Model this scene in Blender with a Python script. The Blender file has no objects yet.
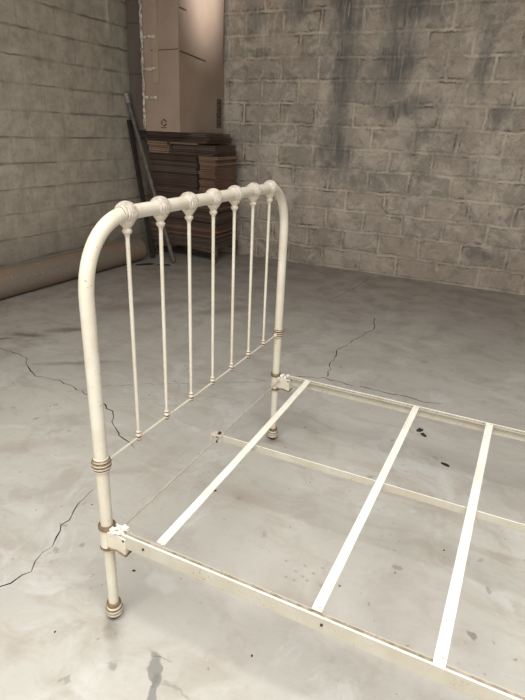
import bpy, bmesh, math, random
from mathutils import Vector, Matrix, noise
from mathutils.geometry import delaunay_2d_cdt
random.seed(7)
PI = math.pi
COL = bpy.context.scene.collection
scn = bpy.context.scene

# ------------------------------------------------------------------ materials
def srgb(r, g, b):
    f = lambda c: (c/255/12.92) if c/255 <= .04045 else ((c/255+.055)/1.055)**2.4
    return (f(r), f(g), f(b), 1)

class NT:
    def __init__(s, name, rough=.6, spec=.5, metal=0):
        s.m = bpy.data.materials.new(name); s.m.use_nodes = True
        s.t = s.m.node_tree; s.n = s.t.nodes; s.l = s.t.links
        s.b = s.n['Principled BSDF']
        s.b.inputs['Roughness'].default_value = rough
        s.b.inputs['Specular IOR Level'].default_value = spec
        s.b.inputs['Metallic'].default_value = metal
        s.co = s.n.new('ShaderNodeTexCoord').outputs['Object']
    def new(s, typ, **kw):
        n = s.n.new(typ)
        for k, v in kw.items(): setattr(n, k, v)
        return n
    def link(s, a, b): s.l.new(a, b)
    def put(s, sock, v):
        if hasattr(v, 'is_output'): s.l.new(v, sock)
        else: sock.default_value = v
    def math(s, op, a, b=0.0, c=None, clamp=False):
        n = s.new('ShaderNodeMath', operation=op, use_clamp=clamp)
        s.put(n.inputs[0], a); s.put(n.inputs[1], b)
        if c is not None: s.put(n.inputs[2], c)
        return n.outputs[0]
    def mapping(s, v, loc=(0,0,0), rot=(0,0,0), sc=(1,1,1)):
        n = s.new('ShaderNodeMapping', vector_type='POINT'); s.l.new(v, n.inputs[0])
        n.inputs[1].default_value = loc; n.inputs[2].default_value = rot; n.inputs[3].default_value = sc
        return n.outputs[0]
    def noise(s, v, scale, detail=4, rough=.6, dist=0.0, color=False):
        n = s.new('ShaderNodeTexNoise'); s.l.new(v, n.inputs['Vector'])
        n.inputs['Scale'].default_value = scale; n.inputs['Detail'].default_value = detail
        n.inputs['Roughness'].default_value = rough; n.inputs['Distortion'].default_value = dist
        return n.outputs['Color' if color else 'Fac']
    def ramp(s, v, lo, hi, a=0.0, b=1.0):
        n = s.new('ShaderNodeMapRange', clamp=True); n.interpolation_type = 'SMOOTHSTEP'
        s.l.new(v, n.inputs[0]); n.inputs[1].default_value = lo; n.inputs[2].default_value = hi
        n.inputs[3].default_value = a; n.inputs[4].default_value = b
        return n.outputs[0]
    def mix(s, fac, a, b, mode='MIX'):
        n = s.new('ShaderNodeMix', data_type='RGBA', blend_type=mode, clamp_result=False)
        s.put(n.inputs[0], fac); s.put(n.inputs[6], a); s.put(n.inputs[7], b)
        return n.outputs[2]
    def vadd(s, a, b, op='ADD'):
        n = s.new('ShaderNodeVectorMath', operation=op); s.put(n.inputs[0], a); s.put(n.inputs[1], b)
        return n.outputs[0]
    def vscale(s, a, k):
        n = s.new('ShaderNodeVectorMath', operation='SCALE'); s.put(n.inputs[0], a); n.inputs['Scale'].default_value = k
        return n.outputs[0]
    def warp(s, v, scale, amt, detail=3):
        c = s.noise(v, scale, detail, color=True)
        return s.vadd(v, s.vscale(s.vadd(c, (.5,.5,.5), 'SUBTRACT'), amt))
    def blob(s, v, x, y, rx, ry, ang=0, soft=.5):
        """1 inside an ellipse of radii rx, ry in the xy plane of v, fading to 0 outside"""
        t = s.vadd(v, (x, y, 0), 'SUBTRACT')
        t = s.mapping(t, rot=(0, 0, -ang)); t = s.mapping(t, sc=(1/rx, 1/ry, 0))
        n = s.new('ShaderNodeVectorMath', operation='LENGTH'); s.l.new(t, n.inputs[0])
        return s.ramp(n.outputs['Value'], 1-soft, 1+soft*.4, 1, 0)
    def color(s, c): s.put(s.b.inputs['Base Color'], c)
    def bump(s, h, strength=.5, dist=.01):
        n = s.new('ShaderNodeBump'); n.inputs['Strength'].default_value = strength
        n.inputs['Distance'].default_value = dist; s.l.new(h, n.inputs['Height'])
        s.l.new(n.outputs[0], s.b.inputs['Normal'])

def paint_material(name, base, rust=.62, chips=.60):
    k = NT(name, .38, .5)
    n1 = k.noise(k.co, 9, 4); n2 = k.noise(k.co, 140, 3, .7); n3 = k.noise(k.co, 22, 5, .7)
    c = k.mix(k.ramp(n1, .3, .75), base, tuple(a*b for a, b in zip(base, (.88, .84, .76, 1))))
    c = k.mix(k.math('MULTIPLY', k.ramp(n2, chips, chips+.06), k.ramp(n3, .45, .62)), c, srgb(120, 98, 70))
    c = k.mix(k.math('MULTIPLY', k.ramp(n3, rust, rust+.1), .55), c, srgb(160, 132, 92))
    k.color(c)
    k.put(k.b.inputs['Roughness'], k.ramp(n1, .3, .7, .3, .5))
    k.bump(k.math('ADD', k.math('MULTIPLY', n2, .4), n3), .12, .002)
    return k.m
M_paint = paint_material('cream_enamel', srgb(207, 201, 187), .64, .635)
M_rail = paint_material('beige_enamel', srgb(186, 181, 168), .62, .60)
M_white = paint_material('white_enamel', srgb(248, 246, 236), .66, .62)
def simple(name, c1, c2, rough=.6, sc=12, metal=0, bump=.1, spec=.4):
    k = NT(name, rough, spec, metal)
    n = k.noise(k.co, sc, 5, .65)
    k.color(k.mix(k.ramp(n, .3, .7), c1, c2)); k.bump(n, bump, .004)
    return k.m
M_tarn = simple('tarnished_brass', srgb(92, 76, 54), srgb(140, 120, 90), .5, 90, .2)
M_casting = simple('worn_casting_enamel', srgb(208, 199, 184), srgb(184, 172, 154), .5, 160, 0, .3)
M_knob = simple('dulled_casting', srgb(192, 183, 170), srgb(154, 143, 128), .5, 70, 0, .3)
M_groove = simple('grimy_groove', srgb(112, 98, 84), srgb(90, 78, 64), .7, 120)
M_trough = simple('grimy_rail_top', srgb(176, 164, 146), srgb(126, 112, 94), .7, 35)
M_tie = simple('greyed_enamel', srgb(190, 182, 168), srgb(170, 160, 145), .6, 40)
M_dark = simple('dark_rust', srgb(46, 38, 30), srgb(76, 58, 42), .8, 60)
M_flake = simple('flaking_white_paint', srgb(250, 250, 245), srgb(215, 205, 185), .35, 120, 0, .5)
M_rod = simple('grey_steel', srgb(112, 108, 100), srgb(86, 80, 72), .6, 20, 0)
M_rodtip = simple('pale_paint_tip', srgb(165, 162, 155), srgb(130, 128, 122), .6, 30)
M_plank = simple('blackened_wood', srgb(44, 38, 34), srgb(58, 50, 44), .8, 15)
M_stand = simple('dark_stained_wood', srgb(70, 56, 46), srgb(98, 80, 66), .6, 18)
M_crumb = simple('black_crumb', srgb(28, 26, 24), srgb(58, 52, 46), .9, 200)
M_ink = simple('dark_print_ink', srgb(62, 48, 40), srgb(78, 62, 52), .7, 50)
M_blackink = simple('grey_print_ink', srgb(60, 56, 52), srgb(86, 78, 70), .7, 50)

def card_material(name, a, b, rough=.55, GR=.8):
    k = NT(name, rough, .35)
    st = k.noise(k.mapping(k.co, sc=(1, 1, GR)), 2.2, 4, .55)
    fi = k.noise(k.co, 60, 2)
    k.color(k.mix(k.ramp(st, .3, .7), a, b))
    k.bump(k.math('ADD', st, k.math('MULTIPLY', fi, .15)), .15, .004)
    return k.m
M_card = card_material('brown_cardboard', srgb(178, 150, 126), srgb(160, 132, 108))
M_cardglossy = card_material('coated_brown_cardboard', srgb(168, 149, 133), srgb(156, 136, 120), .4)
M_card2 = card_material('shaded_brown_cardboard', srgb(112, 101, 93), srgb(98, 88, 82), .7)  # second box stands in shade, its darkness is put into this colour
SHEETS = [card_material('folded_cardboard_%s' % n, srgb(*a), srgb(*b), .75, 9) for n, a, b in (
    ('umber', (98, 79, 68), (78, 62, 54)), ('russet', (130, 102, 84), (108, 84, 70)),
    ('grey_brown', (104, 90, 78), (88, 76, 68)), ('tan', (150, 126, 104), (128, 106, 88)))]
k = NT('clear_shiny_tape', .12, .9); k.color(srgb(196, 176, 152)); n = k.noise(k.co, 45, 4, .7); k.bump(n, .5, .01)
k.b.inputs['Alpha'].default_value = .55; M_tape = k.m
k = NT('crinkled_plastic_film', .15, .9); n = k.noise(k.mapping(k.co, sc=(1,1,.6)), 30, 4, .7)
k.color(k.mix(k.ramp(n, .45, .6), srgb(160, 145, 130), srgb(215, 208, 198))); k.bump(n, .8, .015); M_film = k.m

# pipe
k = NT('weathered_pipe', .6, .4)
n = k.noise(k.mapping(k.co, sc=(3, .5, 3)), 3, 6, .7); n2 = k.noise(k.co, 50, 3)
c = k.mix(k.ramp(n, .35, .65), srgb(142, 118, 99), srgb(126, 118, 106))
c = k.mix(k.math('MULTIPLY', k.ramp(n2, .62, .7), .5), c, srgb(196, 178, 160))
k.color(c); k.bump(n, .1, .01); M_pipe = k.m
M_pipein = simple('pipe_bore', srgb(70, 60, 52), srgb(90, 78, 68), .8, 10)

# floor ------------------------------------------------------------
k = NT('bare_concrete', .42, .45)
P = k.co
w = k.warp(P, 1.6, .35); w2 = k.warp(P, 9, .09)
big = k.noise(w, .9, 5, .6); mid = k.noise(w, 4.2, 6, .65); fine = k.noise(P, 38, 5, .7)
streak = k.noise(k.mapping(w, rot=(0,0,.35), sc=(.8, 5, 1)), 2.2, 5, .65)
c = k.mix(k.ramp(big, .33, .67), srgb(182, 178, 170), srgb(195, 192, 182))
c = k.mix(k.math('MULTIPLY', k.ramp(mid, .46, .66), .6), c, srgb(166, 158, 147))
c = k.mix(k.math('MULTIPLY', k.ramp(streak, .5, .68), .5), c, srgb(172, 160, 147))
c = k.mix(k.math('MULTIPLY', k.ramp(k.noise(w, 2.3, 5, .7, 1.2), .52, .66), .5), c, srgb(208, 207, 203))
c = k.mix(k.math('MULTIPLY', k.ramp(fine, .5, .75), .16), c, srgb(140, 132, 124))
# little dark specks
sp = k.new('ShaderNodeTexVoronoi', feature='F1', voronoi_dimensions='2D'); k.link(k.warp(P, 60, .035), sp.inputs['Vector']); sp.inputs['Scale'].default_value = 14
spm = k.math('MULTIPLY', k.ramp(sp.outputs['Distance'], .02, .07, 1, 0), k.ramp(k.noise(P, 5, 2), .51, .60))
c = k.mix(k.math('MULTIPLY', spm, .6), c, srgb(84, 76, 68))
sp2 = k.new('ShaderNodeTexVoronoi', feature='F1', voronoi_dimensions='2D'); k.link(k.warp(P, 28, .06), sp2.inputs['Vector']); sp2.inputs['Scale'].default_value = 5.5
spm2 = k.math('MULTIPLY', k.ramp(sp2.outputs['Distance'], .03, .09, 1, 0), k.ramp(k.noise(P, 2.1, 2), .53, .6))
c = k.mix(k.math('MULTIPLY', spm2, .5), c, srgb(120, 112, 104))
def stain_shade(c, x, y, rx, ry, ang, col, amt, soft=.6, wv=None):
    return k.mix(k.math('MULTIPLY', k.blob(wv or w2, x, y, rx, ry, ang, soft), amt), c, srgb(*col))
for a in [(.215,-.095,.055,.018,-.9,(124,122,118),.75,.25),(.262,-.15,.05,.017,-.9,(124,122,118),.75,.25),
          (.30,-.115,.055,.003,.2,(140,135,128),.5,.4),
          (.022,-.035,.055,.026,-.9,(88,80,70),.55,1.0),(.06,-.075,.13,.035,-.95,(150,144,136),.4,1.0),  # near foot: dirt plus contact shade, both painted into the floor colour
          (.02,1.185,.05,.04,0,(86,76,64),.5,1.0),  # far foot: dirt and contact shade in one painted patch
          (-2.15,1.60,.16,.05,.4,(84,76,68),.9,.9),(-1.96,1.85,.2,.06,.7,(98,88,80),.8,.9),
          (-2.25,1.45,.12,.03,.6,(80,70,62),.9,.8),(-1.5,1.4,.28,.03,.6,(110,98,90),.55,.9),
          (-1.9,2.6,.5,.12,.9,(130,112,100),.5,1.0),(-1.2,2.9,.4,.1,.9,(120,104,92),.5,1.0),
          (.1,.72,.16,.07,.2,(176,160,148),.5,1.0),(.5,.28,.12,.06,0,(152,144,134),.5,1.0),
          (.36,.36,.10,.10,0,(170,160,150),.3,1.0),
          (.05,.18,.06,.04,0,(214,213,208),.45,.5),(.9,1.05,.15,.03,.3,(160,148,138),.4,.9),
          (-.5,.6,.25,.03,.7,(168,154,142),.5,.9),(-.35,-.3,.3,.06,.5,(176,160,148),.4,1.0),
          (-1.1,.5,.4,.05,.7,(176,162,150),.5,1.0),(.75,.62,.016,.014,0,(150,142,130),.8,.4),(1.03,.45,.02,.014,0,(130,122,112),.8,.4)]:
    c = stain_shade(c, *a)
# drip marks by the near slat
for x, y in ((.44,.44),(.47,.43),(.46,.48),(.50,.46),(.42,.40),(.49,.42),(.52,.50),(.39,.47),(.45,.40)):
    c = stain_shade(c, x, y, .008, .006, 0, (150,140,130), .6, .4, P)
# slab tinted darker and browner towards the back and left walls
sep = k.new('ShaderNodeSeparateXYZ'); k.link(w, sep.inputs[0])
far = k.ramp(sep.outputs[1], 1.8, 4.6)
lef = k.ramp(sep.outputs[0], -.9, -2.8)
edge_tint = k.math('MULTIPLY', k.math('MAXIMUM', far, lef), k.ramp(mid, .25, .7, .55, 1))
c = k.mix(k.math('MULTIPLY', edge_tint, .7), c, srgb(131, 118, 109))
k.color(c)
k.put(k.b.inputs['Roughness'], k.ramp(mid, .3, .7, .36, .6))
k.bump(k.math('ADD', k.math('MULTIPLY', mid, .6), k.math('MULTIPLY', fine, .25)), .15, .006)
M_floor = k.m
M_crack = simple('crack_dirt', srgb(44, 40, 36), srgb(64, 58, 52), .95, 60)

# block walls -----------------------------------------------------
def wall_material(name, axis, side):
    k = NT(name, .85, .25)
    s = k.new('ShaderNodeSeparateXYZ'); k.link(k.co, s.inputs[0])
    cmb = k.new('ShaderNodeCombineXYZ'); k.link(s.outputs[axis], cmb.inputs[0]); k.link(s.outputs[2], cmb.inputs[1])
    U = cmb.outputs[0]
    sd = side == 'back'
    W1 = k.warp(U, 2.2, .055 if sd else .02); W2 = k.warp(W1, 12, .035 if sd else .016); W3 = k.warp(W2, 50, .022)
    def brick(v, mortar, smooth, bw=.43):
        b = k.new('ShaderNodeTexBrick', offset=.5); k.link(v, b.inputs['Vector'])
        b.inputs['Scale'].default_value = 1; b.inputs['Mortar Size'].default_value = mortar
        b.inputs['Mortar Smooth'].default_value = smooth; b.inputs['Brick Width'].default_value = bw
        b.inputs['Row Height'].default_value = .2165
        b.inputs['Color1'].default_value = (0,0,0,1); b.inputs['Color2'].default_value = (1,1,1,1)
        return b
    b = brick(W2, .012, .3); tone = brick(W2, 0.0, 0)
    sp = k.new('ShaderNodeSeparateColor'); k.link(tone.outputs['Color'], sp.inputs[0]); tn = sp.outputs[0]
    big = k.noise(U, 1.1, 4, .6); mid = k.noise(W1, 6, 7, .72); fine = k.noise(U, 45, 5, .75)
    blot = k.noise(W2, 9, 5, .75, .6)
    streak = k.noise(k.mapping(W1, sc=(9, 1.0, 1)), 1.4, 6, .7)
    if side == 'back':
        base = k.mix(k.ramp(mid, .35, .65), srgb(158, 148, 136), srgb(138, 132, 122))
        base = k.mix(k.math('MULTIPLY', k.ramp(tn, .45, .95), .38), base, srgb(112, 110, 103))
        base = k.mix(k.math('MULTIPLY', k.ramp(blot, .53, .68), .6), base, srgb(104, 96, 86))
        base = k.mix(k.math('MULTIPLY', k.ramp(k.noise(W2, 5, 6, .7, .5), .52, .64), .6), base, srgb(178, 170, 156))
        # mortar: pale, smeared, only partly wiped out of the joints
        b2 = brick(W3, .022, .9)
        jm = k.ramp(k.noise(W1, 2.6, 5, .7), .42, .62)
        base = k.mix(k.math('MULTIPLY', b2.outputs['Fac'], k.math('MULTIPLY', jm, .8)), base, srgb(184, 175, 158))
        edge = k.math('SUBTRACT', brick(W3, .036, .5).outputs['Fac'], brick(W3, .018, .6).outputs['Fac'], clamp=True)
        emask = k.ramp(k.noise(W2, 4.0, 6, .75), .50, .62)
        base = k.mix(k.math('MULTIPLY', edge, k.math('MULTIPLY', emask, .9)), base, srgb(80, 76, 68))
        base = k.mix(k.math('MULTIPLY', k.ramp(k.noise(k.warp(U, 5, .12), 2.6, 7, .75, .8), .50, .60), .6), base, srgb(174, 167, 156))
        base = k.mix(k.math('MULTIPLY', k.ramp(k.noise(k.warp(k.mapping(U, loc=(3, 7, 0)), 5, .12), 3.4, 8, .8, .4), .54, .64), .5), base, srgb(104, 99, 90))
        base = k.mix(k.math('MULTIPLY', k.ramp(k.noise(W3, 26, 6, .85), .56, .66), .45), base, srgb(92, 87, 80))
        base = k.mix(k.math('MULTIPLY', k.ramp(k.noise(k.mapping(W3, loc=(9, 2, 0)), 20, 6, .85), .58, .68), .4), base, srgb(184, 177, 164))
        # damp stains
        V = k.warp(k.warp(U, 2.2, .34), 12, .14)
        dm = None
        for x, z, rx, rz, am in [(-2.08,2.5,.13,.28,.7),(-2.0,2.2,.2,.05,.8),(-1.58,2.62,.17,.2,.8),(-1.03,2.6,.2,.5,1),(-1.02,2.0,.15,.5,.9),(-1.02,1.35,.2,.34,.95),
                                 (-1.3,1.32,.3,.04,.5),(-.42,2.7,.34,.4,1),(-.48,2.15,.24,.42,1),(-.36,1.72,.3,.11,.95),(.25,2.7,.13,.35,.9),(.33,2.1,.07,.4,.75),
                                 (-.9,2.85,1.0,.14,.35),(.1,2.75,.6,.12,.5),(-.1,1.52,.3,.08,.55),(-.5,1.05,.25,.1,.4),(-1.7,2.0,.25,.05,.4),(-1.55,.55,.3,.09,.4),
                                 (.66,.33,.2,.085,.85),(.95,.78,.2,.09,.5),(-.15,.76,.2,.09,.5),(.15,1.27,.45,.1,.35),(.62,1.68,.2,.09,.35),(-.72,.98,.3,.05,.45),(1.1,.3,.12,.08,.5)]:
            q = k.math('MULTIPLY', k.blob(V, x, z, rx, rz, 0, .8), am)
            dm = q if dm is None else k.math('MAXIMUM', dm, q)
        dm = k.math('MULTIPLY', dm, k.ramp(streak, .3, .6, .35, 1.0))
        base = k.mix(k.math('MULTIPLY', dm, .95), base, srgb(86, 88, 85))
        wh = k.math('MULTIPLY', k.ramp(streak, .6, .68), k.ramp(s.outputs[2], 1.6, 2.6))
        base = k.mix(k.math('MULTIPLY', wh, .5), base, srgb(190, 186, 178))
        # darker and browner towards the floor
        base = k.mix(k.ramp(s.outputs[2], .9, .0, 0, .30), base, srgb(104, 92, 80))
        h = k.math('ADD', k.math('MULTIPLY', mid, .7), k.math('MULTIPLY', k.math('SUBTRACT', 1.0, edge), .6))
        h = k.math('ADD', h, k.math('MULTIPLY', fine, .15)); st = .5
    else:
        base = k.mix(k.ramp(mid, .35, .65), srgb(172, 163, 149), srgb(150, 142, 130))
        base = k.mix(k.math('MULTIPLY', k.ramp(blot, .50, .68), .45), base, srgb(122, 118, 108))
        st2 = k.noise(k.mapping(W2, sc=(5, 1, 1)), 1.8, 5, .7)
        base = k.mix(k.math('MULTIPLY', k.ramp(st2, .52, .68), .38), base, srgb(118, 117, 110))
        base = k.mix(k.math('MULTIPLY', k.ramp(streak, .55, .7), .3), base, srgb(186, 176, 160))
        # horizontal joints (deep), upright joints nearly plastered over
        v = k.new('ShaderNodeSeparateXYZ'); k.link(W2, v.inputs[0])
        fr = k.math('FRACT', k.math('DIVIDE', v.outputs[1], .2165))
        d = k.math('MINIMUM', fr, k.math('SUBTRACT', 1.0, fr))
        wid = k.ramp(k.noise(k.mapping(U, sc=(1,2,1)), 3.0, 3), .35, .7, .03, .11)
        j = k.math('SUBTRACT', 1.0, k.math('DIVIDE', d, wid), clamp=True)
        jj = k.math('MULTIPLY', j, k.ramp(k.noise(W1, 2.4, 4), .42, .60, .12, 1))
        jj = k.math('MULTIPLY', jj, k.ramp(s.outputs[2], .6, 2.0, .8, 1.0))
        base = k.mix(k.math('MULTIPLY', jj, .72), base, srgb(92, 82, 70))
        base = k.mix(k.math('MULTIPLY', b.outputs['Fac'], .18), base, srgb(110, 104, 94))
        base = k.mix(k.ramp(s.outputs[2], .75, .25, 0, .45), base, srgb(112, 104, 94))
        h = k.math('ADD', k.math('MULTIPLY', mid, .6), k.math('MULTIPLY', k.math('SUBTRACT', 1.0, jj), 1.0))
        h = k.math('ADD', h, k.math('MULTIPLY', fine, .12)); st = .5
    base = k.mix(1.0, base, (1.38, 1.34, 1.33, 1) if side == 'back' else (1.26, 1.25, 1.23, 1), 'MULTIPLY')
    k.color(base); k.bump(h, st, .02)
    return k.m
M_wback = wall_material('block_masonry_back', 0, 'back')
M_wleft = wall_material('block_masonry_left', 1, 'left')
M_ceil = simple('grey_roof_sheet', srgb(120, 118, 114), srgb(104, 100, 96), .8, 3)

def emission(name, col, strength):
    m = bpy.data.materials.new(name); m.use_nodes = True; t = m.node_tree
    t.nodes.clear(); e = t.nodes.new('ShaderNodeEmission'); o = t.nodes.new('ShaderNodeOutputMaterial')
    e.inputs[0].default_value = col; e.inputs[1].default_value = strength; t.links.new(e.outputs[0], o.inputs[0])
    return m

# ------------------------------------------------------------------ mesh helpers
def link(name, bm, mats, parent=None, smooth=True, bevel=0, loc=None):
    me = bpy.data.meshes.new(name)
    bmesh.ops.recalc_face_normals(bm, faces=bm.faces[:])
    bm.to_mesh(me); bm.free()
    for m in (mats if isinstance(mats, (list, tuple)) else [mats]): me.materials.append(m)
    if smooth:
        for p in me.polygons: p.use_smooth = True
        me.set_sharp_from_angle(angle=math.radians(40))
    o = bpy.data.objects.new(name, me); COL.objects.link(o)
    if bevel:
        b = o.modifiers.new('bevel', 'BEVEL'); b.width = bevel; b.segments = 2; b.limit_method = 'ANGLE'
    if loc: o.location = loc
    if parent: o.parent = parent
    return o
def tag(o, label=None, cat=None, group=None, kind=None):
    if label: o['label'] = label
    if cat: o['category'] = cat
    if group: o['group'] = group
    if kind: o['kind'] = kind
    return o
def thing(name, label, cat, loc=(0,0,0), group=None):
    o = bpy.data.objects.new(name, None); COL.objects.link(o); o.location = loc; o.empty_display_size = .1
    return tag(o, label, cat, group)
def box(bm, x0, x1, y0, y1, z0, z1, M=None, mi=0):
    vs = [bm.verts.new((x, y, z)) for x in (x0, x1) for y in (y0, y1) for z in (z0, z1)]
    if M:
        for v in vs: v.co = M @ v.co
    for f in ((0,1,3,2),(4,6,7,5),(0,4,5,1),(2,3,7,6),(0,2,6,4),(1,5,7,3)):
        fc = bm.faces.new([vs[i] for i in f]); fc.material_index = mi
    return vs
def lathe(bm, prof, M=None, seg=28, closed_ends=True):
    """prof: list of (r, z[, material]) ; spun about local z"""
    M = M or Matrix()
    rings = []
    for p in prof:
        r, z = p[0], p[1]
        rings.append([bm.verts.new(M @ Vector((r*math.cos(2*PI*i/seg), r*math.sin(2*PI*i/seg), z))) for i in range(seg)])
    for a in range(len(rings)-1):
        mi = prof[a+1][2] if len(prof[a+1]) > 2 else 0
        for i in range(seg):
            f = bm.faces.new((rings[a][i], rings[a][(i+1)%seg], rings[a+1][(i+1)%seg], rings[a+1][i])); f.material_index = mi
    if closed_ends:
        for rg, pr in ((rings[0], prof[0]), (rings[-1], prof[-1])):
            f = bm.faces.new(rg); f.material_index = pr[2] if len(pr) > 2 else 0
def tube(bm, pts, rad, seg=20, caps=True, mi=0):
    pts = [Vector(p) for p in pts]; rings = []; n = len(pts)
    rr = rad if isinstance(rad, (list, tuple)) else [rad]*n
    up = None
    for i, p in enumerate(pts):
        t = (pts[min(i+1, n-1)]-pts[max(i-1, 0)]).normalized()
        if up is None:
            up = Vector((1, 0, 0)) if abs(t.x) < .9 else Vector((0, 0, 1))
        a = (up - t*up.dot(t)).normalized(); up = a; b = t.cross(a)
        rings.append([bm.verts.new(p+(a*math.cos(2*PI*j/seg)+b*math.sin(2*PI*j/seg))*rr[i]) for j in range(seg)])
    for i in range(n-1):
        for j in range(seg):
            f = bm.faces.new((rings[i][j], rings[i][(j+1)%seg], rings[i+1][(j+1)%seg], rings[i+1][j])); f.material_index = mi
    if caps:
        bm.faces.new(rings[0]).material_index = mi; bm.faces.new(rings[-1]).material_index = mi
def prism(bm, pts, vec, mi=0):
    a = [bm.verts.new(p) for p in pts]; b = [bm.verts.new(Vector(p)+Vector(vec)) for p in pts]; n = len(pts)
    bm.faces.new(a).material_index = mi; bm.faces.new(b[::-1]).material_index = mi
    for i in range(n): bm.faces.new((a[i], b[i], b[(i+1)%n], a[(i+1)%n])).material_index = mi

# ------------------------------------------------------------------ setting
XL, YB, XR, YF, ZC = -3.2, 4.93, 5.0, -4.5, 4.0
cracks = [
 ([(-2.9,1.38),(-2.5,1.30),(-2.106,1.332),(-1.959,1.319),(-1.84,1.311),(-1.694,1.195),(-1.568,1.134),(-1.399,1.152),(-1.256,1.142),(-1.053,1.085),(-.873,1.016),(-.763,.909),(-.70,.868),(-.676,.85),(-.603,.814),(-.54,.79)], .0065),
 ([(-.36,-.33),(-.40,-.2),(-.407,-.09),(-.397,-.027),(-.382,.011),(-.402,.097),(-.401,.12),(-.428,.17),(-.449,.227),(-.472,.32),(-.501,.391),(-.495,.462)], .0050),
 ([(-.032,3.379),(.031,3.101),(-.017,2.862),(-.088,2.513),(-.049,2.287),(-.014,2.12),(0.0,2.04)], .006),
 ([(-.19,1.95),(-.006,2.02),(.128,2.015),(.3,2.019),(.471,2.025),(.622,2.009),(.737,2.047)], .007),
 ([(-.43,4.90),(-.443,4.353),(-.486,3.976),(-.517,3.756)], .005),
 ([(-1.25,1.08),(-1.194,1.133),(-1.09,1.254),(-.904,1.394),(-.393,1.725),(-.20,1.90)], .003),
 ([(.30,1.99),(.55,1.85),(.62,1.78)], .0015),
 ([(.185,-.062),(.21,-.055),(.235,-.05),(.25,-.05)], .0012),
]
def jag(pts, w, step):
    out = []
    for i in range(len(pts)-1):
        a, b = Vector(pts[i]), Vector(pts[i+1]); n = max(1, int((b-a).length/step))
        for j in range(n): out.append(a.lerp(b, j/n))
    out.append(Vector(pts[-1]))
    for i in range(1, len(out)-1):
        out[i] += Vector((random.uniform(-1,1), random.uniform(-1,1)))*step*.34
    n = len(out); L, R = [], []
    for i, p in enumerate(out):
        t = (out[min(i+1,n-1)]-out[max(i-1,0)]).normalized(); nn = Vector((-t.y, t.x))
        ww = w*.5*random.uniform(.35, 1.25)
        if i in (0, n-1): ww = .0003
        L.append(p+nn*ww); R.append(p-nn*ww)
    return L, R
verts = [Vector((XL-.1, YF-.1)), Vector((XR+.1, YF-.1)), Vector((XR+.1, YB+.1)), Vector((XL-.1, YB+.1))]
faces = [[0,1,2,3]]; strips = []
for pts, w in cracks:
    L, R = jag(pts, w, max(.02, w*6))
    i0 = len(verts); verts += R+L[::-1]
    strips.append(list(zip(L, R))); faces.append(list(range(i0, len(verts))))
vo, eo, fo, ov, oe, of = delaunay_2d_cdt(verts, [], faces, 0, 1e-6)
bm = bmesh.new()
bv = [bm.verts.new((v.x, v.y, 0)) for v in vo]
crk = []
for f, src in zip(fo, of):
    if not src: continue
    fc = bm.faces.new([bv[i] for i in f])
    if any(s > 0 for s in src): fc.material_index = 1; crk.append(fc)
ext = bmesh.ops.extrude_face_region(bm, geom=crk)     # cracks are cut down into the slab
for g in ext['geom']:
    if isinstance(g, bmesh.types.BMVert): g.co.z -= .006
bmesh.ops.delete(bm, geom=[f for f in crk if f.is_valid], context='FACES_ONLY')
tag(link('floor', bm, [M_floor, M_crack], smooth=False), kind='structure')

def slab(name, m, *b):
    bm = bmesh.new(); box(bm, *b); return tag(link(name, bm, m, smooth=False), kind='structure')
slab('wall_left', M_wleft, XL-.2, XL, YF-.2, YB+.2, -.02, ZC)
slab('wall_back', M_wback, XL, XR, YB, YB+.2, -.02, ZC)
M_plain = simple('grey_blockwork', srgb(150, 145, 136), srgb(130, 125, 116), .85, 4)
slab('wall_right', M_plain, XR, XR+.2, YF-.2, YB+.2, -.02, ZC)
bm = bmesh.new()                                     # front wall with a wide loading-door opening
for b in ((XL, -2.2), (3.4, XR)): box(bm, b[0], b[1], YF-.2, YF, -.02, ZC)
box(bm, -2.2, 3.4, YF-.2, YF, 3.0, ZC)
tag(link('wall_front', bm, M_plain, smooth=False), kind='structure')
def pane(name, m, c, verts4):
    bm = bmesh.new(); bm.faces.new([bm.verts.new(v) for v in verts4]); o = link(name, bm, m, smooth=False)
    return tag(o, kind='structure')
pane('window_1', emission('daylight_door', (1, .98, .95, 1), 2.9), 0, [(-2.2, YF-.1, 0), (3.4, YF-.1, 0), (3.4, YF-.1, 3), (-2.2, YF-.1, 3)])
# roof with rooflight slots
slots = [(-.8, 3.6, -2.5, -.3, 10.5, 'window_2')]
bm = bmesh.new()
sx0, sx1, sy0, sy1 = slots[0][:4]
for b in ((XL-.2, sx0, YF-.2, YB+.2), (sx1, XR+.2, YF-.2, YB+.2), (sx0, sx1, YF-.2, sy0), (sx0, sx1, sy1, YB+.2)):
    box(bm, *b, ZC, ZC+.15)
tag(link('ceiling', bm, M_ceil, smooth=False), kind='structure')
for x0, x1, y0, y1, s, nm in slots:
    pane(nm, emission('rooflight_'+nm, (1, .99, .97, 1), s*1.08), 0, [(x0, y0, ZC+.1), (x0, y1, ZC+.1), (x1, y1, ZC+.1), (x1, y0, ZC+.1)])

# ------------------------------------------------------------------ bed
Wd, zb, zc, zt = 1.2, .353, .571, 1.2346
zs = .365
y0, dy = .1641, .14554
bed = thing('bed_frame', 'old cream-painted iron bed frame with arched headboard and three bare slats', 'bed', (0, 0, 0))
R0 = .0188
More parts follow.
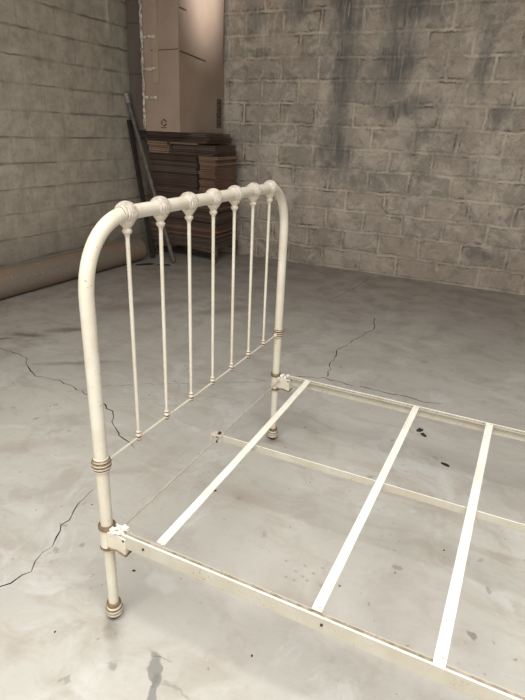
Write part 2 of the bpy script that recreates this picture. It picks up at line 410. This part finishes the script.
# arched tube: post - arch - top bar - arch - post in one bent tube
pts = []; rr = .178
def arc_pt(a, side):   # superelliptic bend
    n = 2.25
    cx = rr - rr*math.copysign(abs(math.cos(a))**(2/n), math.cos(a)); cz = (zt-rr*1.12)+rr*1.12*abs(math.sin(a))**(2/n)
    return (0, cx if side == 0 else Wd-cx, cz)
pts = [(0, 0, zc+(zt-rr*1.12-zc)*t/6) for t in range(6)]
pts += [arc_pt(PI/2*i/14, 0) for i in range(15)]
pts += [(0, rr+(Wd-2*rr)*t/6, zt) for t in range(1, 6)]
pts += [arc_pt(PI/2*i/14, 1) for i in range(14, -1, -1)]
pts += [(0, Wd, zc+(zt-rr*1.12-zc)*t/6) for t in range(5, -1, -1)]
bm = bmesh.new(); tube(bm, pts, R0, 24); link('arched_tube', bm, M_paint, bed)
for y in (0, Wd):
    # lower leg
    bm = bmesh.new()
    lathe(bm, [(.0185, zc-.01), (.0182, zc-.04), (.0175, .36), (.0165, .26), (.0158, .12), (.0155, .055)], Matrix.Translation((0, y, 0)))
    leg = link('leg', bm, M_paint, bed)
    bm = bmesh.new()
    lathe(bm, [(.0155,.066,1),(.021,.064,1),(.0225,.060,1),(.0215,.055,1),(.0185,.052,1),(.0185,.050,1),(.0235,.047,0),(.0262,.041,1),(.0268,.035,0),(.0262,.030,1),
               (.0268,.027,0),(.0255,.020,0),(.0205,.014,1),(.0135,.011,2),(.0125,.0,2)], Matrix.Translation((0, y, 0)))
    tag(link('foot', bm, [M_casting, M_tarn, M_dark], leg), 'ringed tarnished foot knob')
    # ringed collar
    bm = bmesh.new()
    pr = [(.0188, zc+.026, 0), (.0215, zc+.024, 0)]
    for i in range(4):
        z = zc+.018-i*.010; r = (.0245, .0275, .0275, .0245)[i]
        pr += [(r-.0035, z+.005, 1), (r, z+.0022, 1), (r, z-.0016, 0), (r-.0035, z-.005, 1)]
    pr += [(.0215, zc-.020, 0), (.0182, zc-.026, 0)]
    lathe(bm, pr, Matrix.Translation((0, y, 0)))
    tag(link('collar', bm, [M_casting, M_tarn], bed), 'ringed brass-coloured collar')
# corner brackets (cast cup round the leg plus tapered socket holding the rail)
for y, s in ((0, 1), (Wd, -1)):
    bm = bmesh.new()
    lathe(bm, [(.0176,.368,1),(.0225,.368,1),(.0255,.364,1),(.0255,.357,1),(.0225,.353,1),(.0225,.345,0),(.0225,.300,0),(.0235,.294,0),(.0250,.290,1),(.0250,.285,1),(.0215,.282,1),(.0170,.282,1)], Matrix.Translation((0, y, 0)))
    br = link('corner_bracket', bm, [M_casting if s < 0 else M_paint, M_tarn], bed)
    bm = bmesh.new()
    # socket block, waisted plan with curling lower edge
    prof = [(.016, .020, .300, .358), (.030, .018, .297, .357), (.045, .016, .299, .356), (.060, .0165, .296, .354), (.078, .018, .294, .352)]
    rings = []
    for x, hw, z0, z1 in prof:
        rings.append([bm.verts.new((x, y-hw, z0)), bm.verts.new((x, y-hw-.0, z1)), bm.verts.new((x, y+hw, z1)), bm.verts.new((x, y+hw, z0))])
    for a in range(len(rings)-1):
        for i in range(4): bm.faces.new((rings[a][i], rings[a][(i+1)%4], rings[a+1][(i+1)%4], rings[a+1][i]))
    bm.faces.new(rings[0]); bm.faces.new(rings[-1])
    so = link('rail_socket', bm, M_paint, br, bevel=.002)
    bm = bmesh.new()
    for sy in (-1, 1):
        tube(bm, [(x, y+sy*(hw+.001), z0+.001) for x, hw, z0, z1 in prof], .0032, 8)
    tube(bm, [(.079, y-.018, .295), (.079, y+.018, .295)], .0032, 8)
    tag(link('socket_lip', bm, M_tarn, br), 'dark tarnished lip')
    bm = bmesh.new()
    random.seed(11)
    for i in range(40 if s > 0 else 14):     # curled flakes of white paint on top of the socket
        c = Vector((random.uniform(.02, .066), y+random.uniform(-.016, .016), .358+random.uniform(0, .010)))
        R = Matrix.Rotation(random.uniform(-.7, .7), 4, 'X') @ Matrix.Rotation(random.uniform(-.7, .7), 4, 'Y') @ Matrix.Rotation(random.uniform(0, 6), 4, 'Z')
        n = random.choice((4, 5, 6)); r = random.uniform(.005, .013)
        prism(bm, [c+R@Vector((r*random.uniform(.6, 1)*math.cos(2*PI*j/n), r*random.uniform(.6, 1)*math.sin(2*PI*j/n), 0)) for j in range(n)], R@Vector((0, 0, .0012)))
    tag(link('paint_flake', bm, M_flake, br, smooth=False), 'flaking white paint on top of the socket')
    bm = bmesh.new()
    bm.free()
    for x, z in ((.072, .352), (.024, .352)):
        bm = bmesh.new(); lathe(bm, [(.0, .0), (.004, .0), (.0045, -.004), (.003, -.007)], Matrix.Translation((x, y-.0185, z-.006)) @ Matrix.Rotation(PI/2, 4, 'X'), 10)
        link('rivet', bm, M_dark, br)
# top knobs and spindles
Rx = Matrix.Rotation(-PI/2, 4, 'X')
for i in range(7):
    y = y0+dy*i
    bm = bmesh.new()
    lathe(bm, [(.0042, zc+.004), (.0052, zc+.1), (.0056, .85), (.0056, 1.1), (.0060, zt-.045)], Matrix.Translation((0, y, 0)), 14)
    sp = link('spindle', bm, M_paint, bed)
    # ridged ball casting clasping the top bar: rings run round the bar
    bm = bmesh.new()
    pr = []; N = 7
    for j in range(N):
        t0 = -1+2*j/N
        for q, dr in ((.10, -.0032), (.32, 0), (.68, 0), (.90, -.0032)):
            t = t0+q*2/N
            pr.append((max(R0*.98, .0300*math.sqrt(max(0, 1-(t*.80)**2))+dr), t*.0255, 1 if q < .2 or q > .8 else 0))
    pr = [(R0*.97, -.0262, 0)]+pr+[(R0*.97, .0262, 0)]
    lathe(bm, pr, Matrix.Translation((0, y, zt)) @ Rx, 28)
    kn = link('ball_knob', bm, [M_knob, M_groove], sp)
    bm = bmesh.new()
    lathe(bm, [(.024, zt-.016), (.0200, zt-.025), (.0130, zt-.034), (.0100, zt-.038), (.0105, zt-.040), (.0130, zt-.043), (.0133, zt-.046), (.0112, zt-.051), (.0078, zt-.054), (.0062, zt-.060), (.0056, zt-.066)],
          Matrix.Translation((0, y, 0)), 20)
    link('knob_neck', bm, M_casting, sp)
    bm = bmesh.new()
    lathe(bm, [(.0050, zc+.024, 0), (.0072, zc+.022, 0), (.0082, zc+.019, 0), (.0066, zc+.016, 1), (.0060, zc+.014, 1), (.0085, zc+.012, 0), (.0098, zc+.007, 0), (.0088, zc+.002, 1), (.0072, zc-.001, 1), (.0084, zc-.004, 0), (.0080, zc-.008, 1), (.004, zc-.011, 1)],
          Matrix.Translation((0, y, 0)), 16)
    tag(link('spindle_collar', bm, [M_casting, M_tarn], sp), 'small tarnished ring at the spindle foot')
bm = bmesh.new(); tube(bm, [(0, .02, zc), (0, .5, zc-.001), (0, 1.18, zc)], .0038, 10)
tube(bm, [(0, .026, zc), (0, .030, zc), (0, .036, zc), (0, .040, zc)], [.003, .0085, .0085, .003], 12)
tube(bm, [(0, 1.160, zc), (0, 1.164, zc), (0, 1.170, zc), (0, 1.174, zc)], [.003, .0085, .0085, .003], 12)
link('lower_bar', bm, M_paint, bed)
# angle-iron tie bar between the brackets
bm = bmesh.new(); box(bm, .024, .031, .015, Wd-.015, .340, .3425); box(bm, .024, .0262, .015, Wd-.015, .333, .3405)
link('tie_bar', bm, M_tie, bed, smooth=False)
# side rails: L section, a small lip, inward flange
L = 2.0
def rail(name, y, s, x0, x1, zt_, h, fl, parent):
    bm = bmesh.new()
    t = .003
    # section in (inward, z): web goes down, flange turns in under a small lip
    sec = [(0, zt_-h), (t, zt_-h), (t, zt_-.007), (fl, zt_-.007), (fl, zt_-.0025), (fl-.002, zt_-.0025), (fl-.0025, zt_-.0045), (t+.0035, zt_-.0045), (t+.003, zt_), (0, zt_)]
    prism(bm, [(x0, y+s*a, b) for a, b in sec], (x1-x0, 0, 0))
    bm.faces.ensure_lookup_table()
    for f in bm.faces:
        c = f.calc_center_median(); f.normal_update()
        if len(f.verts) == 4 and abs(c.z-(zt_-.0045)) < 1e-4: f.material_index = 1       # dirty trough
        if len(f.verts) == 4 and abs(c.z-zt_) < 1e-4: f.material_index = 2              # rubbed lip, overhead light on it put into the white
    return link(name, bm, [M_rail, M_trough, M_white], parent, smooth=False, bevel=.0006)
rz = .364
for y, s in ((-.014, 1), (Wd+.014, -1)):
    r = rail('side_rail', y, s, .062, L, rz, .046, .020, bed)
    for x in (.125, .655, 1.4):
        bm = bmesh.new(); lathe(bm, [(.0, .002), (.003, .002), (.0038, 0), (.0038, -.001)], Matrix.Translation((x+.015, y-.0015 if s > 0 else y+.0015, rz-.020)) @ Matrix.Rotation(PI/2*s, 4, 'X'), 12)
        tag(link('rivet', bm, M_dark, r), 'dark rusty rivet')
bm = bmesh.new()
zm = .352
prism(bm, [(0.03, .603+a, b) for a, b in ((0, zm-.027), (.018, zm-.027), (.018, zm-.024), (.003, zm-.024), (.0035, zm), (0, zm))], (L-.03, .012, 0))
bm.normal_update()
for f in bm.faces:
    if len(f.verts) == 4 and abs(f.calc_center_median().z-zm) < 1e-3: f.material_index = 1  # top edge coloured white for the light falling from above
cr = link('center_rail', bm, [M_rail, M_white], bed, smooth=False, bevel=.0005)
bm = bmesh.new()
prism(bm, [(-.002, .590, .348), (.045, .592, .350), (.045, .620, .350), (-.002, .618, .348)], (0, 0, .006))
prism(bm, [(-.004, .590, .354), (.004, .590, .354), (.002, .596, .318), (-.006, .596, .318)], (0, .004, 0))
box(bm, .018, .042, .598, .604, .326, .350)
hk = tag(link('rail_hook', bm, M_casting, cr, smooth=False, bevel=.001), 'worn hook joining the middle rail to the tie bar')
bm = bmesh.new(); lathe(bm, [(.0075, .0), (.0075, .005), (.003, .008)], Matrix.Translation((.030, .606, .355)), 12)
box(bm, .020, .026, .5955, .5975, .318, .345)
tag(link('bolt', bm, M_dark, hk), 'black bolt')
# slats  (near x, far x, width)
SL = [(.184, .166, .026), (.650, .668, .026), (.942, .965, .0275)]
for (xa, xb, wd), ye in zip(SL, (.008, .0, -.008)):
    bm = bmesh.new(); n = 14
    top = []; 
    for i in range(n+1):
        t = i/n; y = ye+(Wd-ye)*t; x = xa+(xb-xa)*t
        z = rz+.0004-.007*math.sin(PI*t)*(.6)+.0006*math.sin(i*2.3)
        top.append([bm.verts.new((x+o, y, z+h)) for o, h in ((-wd/2, 0), (-wd/2, .0035), (-wd/4, .0047), (wd/4, .0047), (wd/2, .0035), (wd/2, 0))])
    for i in range(n):
        for j in range(6): bm.faces.new((top[i][j], top[i][(j+1)%6], top[i+1][(j+1)%6], top[i+1][j]))
    bm.faces.new(top[0]); bm.faces.new(top[-1])
    slt = link('slat', bm, M_white, bed)
    for y, x in ((.008, xa), (Wd-.008, xb)):
        bm = bmesh.new(); lathe(bm, [(.0, .0), (.003, .0), (.0055, -.002), (.0055, -.004)], Matrix.Translation((x+.006, y, rz+.0066)), 10)
        link('rivet', bm, M_paint, slt)
# low foot end just outside the frame, which carries the rails
bm = bmesh.new()
tube(bm, [(L, -.0, 0.01), (L, 0, .62), (L, .03, .70), (L, .1, .74), (L, Wd-.1, .74), (L, Wd-.03, .70), (L, Wd, .62), (L, Wd, .01)], R0, 18)
link('footboard_tube', bm, M_paint, bed)
bm = bmesh.new(); box(bm, L-.008, L-.002, .0, Wd, .320, .345); link('tie_bar', bm, M_tie, bed, smooth=False)

# ------------------------------------------------------------------ pipe by the left wall
pr_ = .128
bm = bmesh.new()
a, b = Vector((-3.065, .2, pr_+.002)), Vector((-2.965, 3.93, pr_+.002))
d = (b-a); Lp = d.length
M = Matrix.Translation(a) @ d.to_track_quat('Z', 'Y').to_matrix().to_4x4()
prof = [(.118, 0, 1), (pr_, 0, 0)]+[(pr_-.0006*(i % 2), Lp*i/12, 0) for i in range(1, 12)]+[(pr_, Lp, 0), (.118, Lp, 1), (.118, 0, 1)]
lathe(bm, prof, M, 40, closed_ends=False)
tag(link('pipe', bm, [M_pipe, M_pipein]), 'long thick brown weathered pipe lying on the floor along the left wall', 'pipe')

# ------------------------------------------------------------------ corner: stand, stack, boxes, bars
st = thing('wooden_stand', 'low dark wooden stand on curved feet under the cardboard stack', 'stand', (-2.6, 4.5, 0))
SX0, SX1, SY0, SY1 = -3.02, -2.11, 4.26, 4.79
o_ = Vector((-2.6, 4.5, 0))
def rel(x, y, z): return Vector((x, y, z))-o_
bm = bmesh.new(); box(bm, SX0-2.6*-1, SX1+2.6, SY0-4.5, SY1-4.5, .165, .195); link('top_board', bm, M_stand, st, bevel=.006)
bm = bmesh.new()
N = 14
def apron(bm, A, B, dep):
    A, B = Vector(A), Vector(B); nrm = (B-A).cross(Vector((0, 0, 1))).normalized()*dep
    low = [A.lerp(B, i/N)+Vector((0, 0, .118+.030*math.sin(PI*i/N)-.008*math.sin(3*PI*i/N))) for i in range(N+1)]
    prism(bm, [A+Vector((0, 0, .166))]+low+[B+Vector((0, 0, .166))], nrm)
apron(bm, (SX0+2.64, SY0-4.48, 0), (SX1+2.56, SY0-4.48, 0), -.018)
apron(bm, (SX1+2.57, SY0-4.46, 0), (SX1+2.57, SY1-4.54, 0), -.018)
apron(bm, (SX0+2.64, SY1-4.52, 0), (SX1+2.56, SY1-4.52, 0), .018)
link('apron', bm, M_stand, st)
for x, y in ((SX0+.05, SY0+.05), (SX1-.04, SY0+.04), (SX1-.04, SY1-.05), (SX0+.05, SY1-.05)):
    bm = bmesh.new()
    sx = 1 if x > -2.6 else -1; sy = 1 if y > 4.5 else -1
    path = [(-.01, .16), (.012, .13), (.016, .10), (.002, .07), (-.008, .045), (.004, .02), (.022, .008)]
    tube(bm, [Vector((x+2.6+sx*p, y-4.5+sy*p, z)) for p, z in path], [.036, .036, .030, .021, .016, .018, .008], 12)
    link('leg', bm, M_stand, st)

GRP = 'flattened cardboard boxes stacked in the corner'
def folded_box(cx, cy, z, lx, ly, t, rot, mat, bend, seed, twist=0):
    """a flattened carton: two plies joined along one fold, open at the other side"""
    bm = bmesh.new(); nx, ny = 12, 8
    R = Matrix.Rotation(rot, 3, 'Z')
    def P(u, v, h):
        x = (u-.5)*lx; y = (v-.5)*ly
        sag = .010*math.sin(PI*min(1, max(0, (h+z-.2)/1.1)))
        wx, wy = cx+x, cy+y
        dz = -sag*(max(0, (wx+2.62)/.5)**2*(1 if wy < 4.5 else .6)) - .5*sag*max(0, (-2.8-wx)/.25)**2 - bend*max(0, abs(u-.5)*2-.25)**2 + .0025*noise.noise(Vector(((cx+x)*3, (cy+y)*3, 1.0)))
        p = R @ Vector((x, y, 0)); return (p.x, p.y, h+dz+twist*(u-.5)*(v-.5))
    gap = t*.12
    for z0, z1 in ((0, t*.5-gap/2), (t*.5+gap/2, t)):
        g = {}
        for i in range(nx+1):
            for j in range(ny+1):
                for q, h in ((0, z0), (1, z1)): g[i, j, q] = bm.verts.new(P(i/nx, j/ny, h))
        for i in range(nx):
            for j in range(ny):
                bm.faces.new((g[i,j,1], g[i+1,j,1], g[i+1,j+1,1], g[i,j+1,1])); bm.faces.new((g[i,j,0], g[i,j+1,0], g[i+1,j+1,0], g[i+1,j,0]))
        for i in range(nx):
            for j in (0, ny): bm.faces.new((g[i,j,0], g[i+1,j,0], g[i+1,j,1], g[i,j,1]))
        for j in range(ny):
            for i in (0, nx): bm.faces.new((g[i,j,0], g[i,j+1,0], g[i,j+1,1], g[i,j,1]))
    # fold along the left edge
    a = [bm.verts.new(P(-.004, j/ny, 0)) for j in range(ny+1)]; b = [bm.verts.new(P(-.004, j/ny, t)) for j in range(ny+1)]
    a2 = [bm.verts.new(P(.003, j/ny, 0)) for j in range(ny+1)]; b2 = [bm.verts.new(P(.003, j/ny, t)) for j in range(ny+1)]
    for j in range(ny):
        bm.faces.new((a[j], a[j+1], b[j+1], b[j])); bm.faces.new((a[j], a2[j], a2[j+1], a[j+1])); bm.faces.new((b[j], b[j+1], b2[j+1], b2[j]))
    return link('flattened_box', bm, mat, loc=(cx, cy, z), smooth=False)
random.seed(21)
LB, LM = 'lowest flattened box, lying directly on the low wooden stand', 'dark brown flattened cardboard box in the lower half of the corner stack'
LU = 'dark flattened cardboard box in the upper half of the corner stack'
def run(z, zend, xa, xb, mats, lab, ts=(.018, .022, .026, .03), ya=4.26, yb=4.74, jx=.02, rotj=.025, dr=0):
    """pile flattened boxes from z up to zend"""
    i = 0
    while z < zend-.012:
        t = random.choice(ts)
        if zend-z-t < .016: t = zend-z-.0015
        x0, x1 = xa+random.uniform(-jx, jx), xb+random.uniform(-jx, jx)
        y_0, y_1 = ya+random.uniform(-.025, .025), yb+random.uniform(-.02, .015)
        o = folded_box((x0+x1)/2, (y_0+y_1)/2, z, x1-x0, y_1-y_0, t, random.uniform(-rotj, rotj)+dr, SHEETS[random.choice(mats)], .0, i)
        tag(o, lab if not callable(lab) else lab(i), 'cardboard', GRP)
        z += t+.003; i += 1
run(.197, .80, -3.0, -2.125, (0, 0, 0, 2, 1), lambda i: LB if i == 0 else LM)
run(.80, 1.165, -3.0, -2.36, (0, 0, 0, 2), 'dark brown flattened cardboard box in the upper left part of the corner stack', (.018, .024, .03), 4.25, 4.74, .012, .012)
run(.80, 1.135, -2.335, -2.13, (1, 1, 3, 1), 'reddish brown flattened carton at the upper right side of the corner stack', (.022, .03, .036), 4.27, 4.74, .010, .008)  # lighter sheets put the light on the stack's right side into colour
run(1.137, 1.165, -2.335, -2.10, (3,), 'pale tan flattened carton on top of the reddish ones, right side of the stack', (.02,), 4.24, 4.73, .003, .012)
run(1.168, 1.290, -2.97, -2.70, (3,), 'pale tan folded cardboard near the stack top, left end', (.038,), 4.22, 4.74, .008, .01)
run(1.168, 1.272, -2.665, -2.14, (2, 0), 'dark folded cardboard right of the pale tan pieces near the stack top', (.024, .03), 4.25, 4.74, .02, .01)
run(1.272, 1.290, -2.675, -2.33, (3,), 'thin pale cardboard sheet on the dark pieces near the stack top', (.012,), 4.22, 4.74, .005, .01)
run(1.292, 1.387, -3.0, -2.22, (2, 2, 0), lambda i: 'greyish brown flattened box near the top, just under the tall tan box', (.028, .036), 4.22, 4.76, .02, .01)

# box 1
B1 = (-2.83, -2.40, 4.00, 4.88, 1.390, 2.95)
bx = thing('cardboard_box', 'tall tan cardboard box with shiny tape and bright lit right side, on the stack', 'box', (B1[0], B1[2], B1[4]))
w_, d_, h_ = B1[1]-B1[0], B1[3]-B1[2], B1[5]-B1[4]
def carton(w, d, h, seed, bulge):
    bm = bmesh.new(); bmesh.ops.create_cube(bm, size=1)
    bmesh.ops.subdivide_edges(bm, edges=bm.edges[:], cuts=11, use_grid_fill=True)
    for v in bm.verts:
        u = v.co+Vector((.5, .5, .5)); p = Vector((u.x*w, u.y*d, u.z*h))
        ed = lambda q: 4*q*(1-q)
        n_ = noise.noise(Vector((u.x*2, u.y*2, u.z*5))+Vector((seed, 0, 0)))
        if abs(v.co.x) > .499: p.x += math.copysign(bulge, v.co.x)*ed(u.y)*ed(u.z)*(1+n_)*.8
        if abs(v.co.y) > .499: p.y += math.copysign(bulge*.6, v.co.y)*ed(u.x)*ed(u.z)*(1+n_)
        p.x += .004*noise.noise(Vector((0, 0, u.z*4+seed))); p.y += .004*noise.noise(Vector((5, 0, u.z*4+seed)))
        v.co = p
    return bm
link('carton', carton(w_, d_, h_, 1.3, .010), M_cardglossy, bx)
bm = bmesh.new()                                     # tape down the front face and across
box(bm, w_*.30, w_*.46, -.0125, -.0105, .45, h_)
tag(link('tape', bm, M_tape, bx), 'shiny packing tape')
bm = bmesh.new()
random.seed(3)
def crinkle(bm, x0, x1, z0, z1, y, nx, nz, am):
    g = [[bm.verts.new((x0+(x1-x0)*i/nx+random.uniform(-am, am), y-random.uniform(0, am*1.6), z0+(z1-z0)*j/nz+random.uniform(-am, am))) for j in range(nz+1)] for i in range(nx+1)]
    for i in range(nx):
        for j in range(nz): bm.faces.new((g[i][j], g[i+1][j], g[i+1][j+1], g[i][j+1]))
crinkle(bm, -.012, .018, .02, h_-.02, -.010, 2, 60, .006)
for zz in (.58, .32, .86, 1.28): crinkle(bm, .0, .17, zz-.012, zz+.012, -.012, 12, 3, .005)
tag(link('plastic_film', bm, M_film, bx, smooth=False), 'crinkled clear plastic film along the left edge')
# recycling mark: ring of three bent arrows
bm = bmesh.new()
cx, cz, r = w_*.56, .085, .028
for q in range(3):
    a0 = 2*PI*q/3+.2
    arc = [(cx+r*math.cos(a0+t*.25), cz+r*math.sin(a0+t*.25)) for t in range(6)]
    for (xa, za), (xb, zb_) in zip(arc[:-1], arc[1:]):
        dx, dz = xb-xa, zb_-za; l = math.hypot(dx, dz); nx_, nz_ = -dz/l*.004, dx/l*.004
        prism(bm, [(xa+nx_, -.0125, za+nz_), (xb+nx_, -.0125, zb_+nz_), (xb-nx_, -.0125, zb_-nz_), (xa-nx_, -.0125, za-nz_)], (0, .003, 0))
    xe, ze = arc[-1]; ta = a0+5*.25+PI/2
    prism(bm, [(xe+.012*math.cos(ta), -.0125, ze+.012*math.sin(ta)), (xe+.010*math.cos(ta+PI/2), -.0125, ze+.010*math.sin(ta+PI/2)), (xe+.010*math.cos(ta-PI/2), -.0125, ze+.010*math.sin(ta-PI/2))], (0, .003, 0))
for x in (cx-.04, cx+.04): pass
box(bm, cx-.035, cx+.035, -.0125, -.010, cz-.050, cz-.044)
tag(link('recycling_mark', bm, M_ink, bx, smooth=False), 'printed recycling symbol')
bm = bmesh.new()                                     # grid of printed handling marks, right side face
X = w_+.0085
for j in range(4):
    z0 = .06+j*.075; ya, yb = d_-.14, d_-.05
    for (a1, a2, c1, c2) in ((ya, yb, z0, z0+.006), (ya, yb, z0+.064, z0+.070), (ya, ya+.008, z0, z0+.07), (yb-.008, yb, z0, z0+.07), (ya+.03, yb-.03, z0+.018, z0+.052)):
        box(bm, X-.006, X+.002, a1, a2, c1, c2)
tag(link('handling_mark', bm, M_blackink, bx, smooth=False), 'column of printed handling symbols')
bm = bmesh.new()                                     # cut slit and flap edge
def strip3(bm, A, B, wd, th):
    A, B = Vector(A), Vector(B); t = (B-A).normalized(); n_ = Vector((1, 0, 0)) if abs(t.y) > .5 else Vector((0, 1, 0))
    s_ = t.cross(n_).normalized()*wd/2
    prism(bm, [A+s_, B+s_, B-s_, A-s_], n_*th)
strip3(bm, (w_+.012, .01, .735), (w_+.016, .48, .70), .007, .003)
tag(link('cut_line', bm, M_ink, bx, smooth=False), 'long dark cut slit across the right side'); bm = bmesh.new()
strip3(bm, (w_+.010, .005, 1.10), (w_+.014, .13, 1.095), .006, .003)
tag(link('cut_line', bm, M_ink, bx, smooth=False), 'short dark cut slit'); bm = bmesh.new()
strip3(bm, (w_*.25, -.0125, .74), (w_, -.008, .75), .006, .003)
tag(link('cut_line', bm, M_ink, bx, smooth=False), 'dark cut slits')
# box 2
B2 = (-3.17, -2.87, 4.20, 4.88, 1.390, 3.05)
b2 = thing('cardboard_box', 'brown cardboard box darkened for shade, squeezed between left wall and tan box', 'box', (B2[0], B2[2], B2[4]))
link('carton', carton(B2[1]-B2[0], B2[3]-B2[2], B2[5]-B2[4], 7.7, .006), M_card2, b2)
for zz in (.55, 1.02):
    bm = bmesh.new(); box(bm, .01, B2[1]-B2[0]-.01, -.006, .004, zz, zz+.006); tag(link('crease', bm, M_ink, b2, smooth=False), 'dark crease line')

# leaning steel rod and dark plank
def leaning(name, a, b, r, m, label, cat, tip=None):
    a, b = Vector(a), Vector(b); bm = bmesh.new()
    bend = Vector((0, 0, 0))
    tube(bm, [a.lerp(b, t/8)+bend*math.sin(PI*t/8) for t in range(9)], r, 14)
    root = link(name, bm, m); tag(root, label, cat)
    if tip:
        bm = bmesh.new(); tube(bm, [a.lerp(b, .94), a.lerp(b, .995)], r*1.12, 14); tag(link('sleeve', bm, tip, root), 'pale grey sleeve near the top end')
    return root
leaning('steel_rod', (-2.535, 4.03, .019), (-3.175, 4.13, 1.76), .022, M_rod, 'thin grey steel rod leaning on the left wall with a pale upper end', 'rod', M_rodtip)
bm = bmesh.new()
a, b = Vector((-2.865, 4.09, .004)), Vector((-3.165, 4.155, 1.49))
d = b-a; M = Matrix.Translation(a) @ d.to_track_quat('Z', 'Y').to_matrix().to_4x4()
box(bm, -.028, .028, -.012, .012, .012, d.length, M)
tag(link('plank', bm, M_plank, bevel=.003), 'narrow blackened plank leaning on the left wall behind the steel rod', 'plank')

# dark scraps on the floor by the pipe end
random.seed(5)
def scrap(name, x, y, rx, ry, h, rot, m, label, cat, group=None, z=0.0008):
    bm = bmesh.new(); bmesh.ops.create_icosphere(bm, subdivisions=2, radius=1)
    for v in bm.verts:
        n_ = 1+.45*noise.noise(v.co*1.7+Vector((x*31, y*17, 0)))
        v.co = Vector((v.co.x*rx*n_, v.co.y*ry*n_, (max(v.co.z, -.4)+.4)*h*n_/1.4))
    bmesh.ops.rotate(bm, verts=bm.verts[:], cent=(0,0,0), matrix=Matrix.Rotation(rot, 3, 'Z'))
    zmin = min(v.co.z for v in bm.verts)
    for v in bm.verts: v.co.z -= zmin
    return tag(link(name, bm, m, loc=(x, y, z)), label, cat, group)
scrap('wood_scrap', -2.76, 3.80, .11, .035, .014, .9, M_plank, 'flat dark scrap lying by the end of the thick pipe', 'scrap')
scrap('wood_scrap', -2.58, 3.90, .09, .03, .010, .5, M_plank, 'flat dark scrap lying beside the foot of the steel rod', 'scrap')
# dirt crumbs on the slab
G = 'tiny dirt crumbs scattered on the floor'
scrap('crumb', .655, 1.655, .022, .013, .014, .9, M_crumb, 'largest black crumb, between second and third slats near the far rail', 'crumb')
scrap('crumb', .682, 1.615, .019, .009, .012, -.6, M_crumb, 'black crumb touching the largest crumb near the far rail', 'crumb')
scrap('crumb', .822, 1.392, .024, .008, .008, -.4, M_crumb, 'flat dark crumb next to the third slat, nearer the middle rail', 'crumb')
scrap('crumb', -.041, .695, .007, .005, .004, .4, M_crumb, 'small black crumb left of the first slat on open floor', 'crumb')
scrap('crumb', -.064, .175, .006, .004, .003, .4, M_crumb, 'small black crumb just beside the near bracket of the headboard', 'crumb')
for x, y in ((-.122,-.131),(-.713,.783),(-.434,.376),(.758,.6),(.449,.075),(.60,.45),(-.25,.9),(.9,.8),(.3,.95),(-1.2,.9),(-1.6,1.0),(.99,1.35),(1.2,1.2)):
    scrap('crumb', x, y, .004*random.uniform(.6, 1.1), .003, .002, random.uniform(0, 3), M_crumb, 'tiny dark dirt crumb lying loose on the bare concrete floor', 'crumb', G)

# ------------------------------------------------------------------ light, world, camera
sl = bpy.data.lights.new('box_patch_spot', 'SPOT'); so_ = bpy.data.objects.new('box_patch_spot', sl); COL.objects.link(so_)  # added spot lamp, makes the bright patch on the tan box
so_.location = (1.4, 4.35, 3.85); dv = Vector((-2.4, 4.47, 2.90))-so_.location
so_.rotation_euler = dv.to_track_quat('-Z', 'Y').to_euler(); sl.energy = 1500; so_.scale = (.56, 1, 1); sl.spot_size = math.radians(24); sl.spot_blend = 1; sl.shadow_soft_size = .2; sl.color = (1, .97, .95)
wld = bpy.data.worlds.new('world'); scn.world = wld; wld.use_nodes = True
wld.node_tree.nodes['Background'].inputs[0].default_value = (.75, .85, 1, 1); wld.node_tree.nodes['Background'].inputs[1].default_value = .3
cam = bpy.data.cameras.new('camera'); co = bpy.data.objects.new('camera', cam); COL.objects.link(co)
F = 530.01; yaw, pit, rol = map(math.radians, (114.66039, -22.484894, 2.51451063))
f = Vector((math.cos(pit)*math.cos(yaw), math.cos(pit)*math.sin(yaw), math.sin(pit)))
r = f.cross(Vector((0, 0, 1))).normalized(); u = r.cross(f)
r2 = r*math.cos(rol)+u*math.sin(rol); u2 = u*math.cos(rol)-r*math.sin(rol)
m = Matrix((r2, u2, -f)).transposed().to_4x4(); m.translation = (.903215, -.934356, 1.4425)
co.matrix_world = m
cam.sensor_fit = 'HORIZONTAL'; cam.sensor_width = 36; cam.lens = 36*F/525; cam.clip_start = .02; cam.clip_end = 60
scn.camera = co
scn.view_settings.view_transform = 'Standard'; scn.view_settings.look = 'None'
scn.view_settings.exposure = 0; scn.view_settings.gamma = 1; scn.view_settings.use_curve_mapping = False
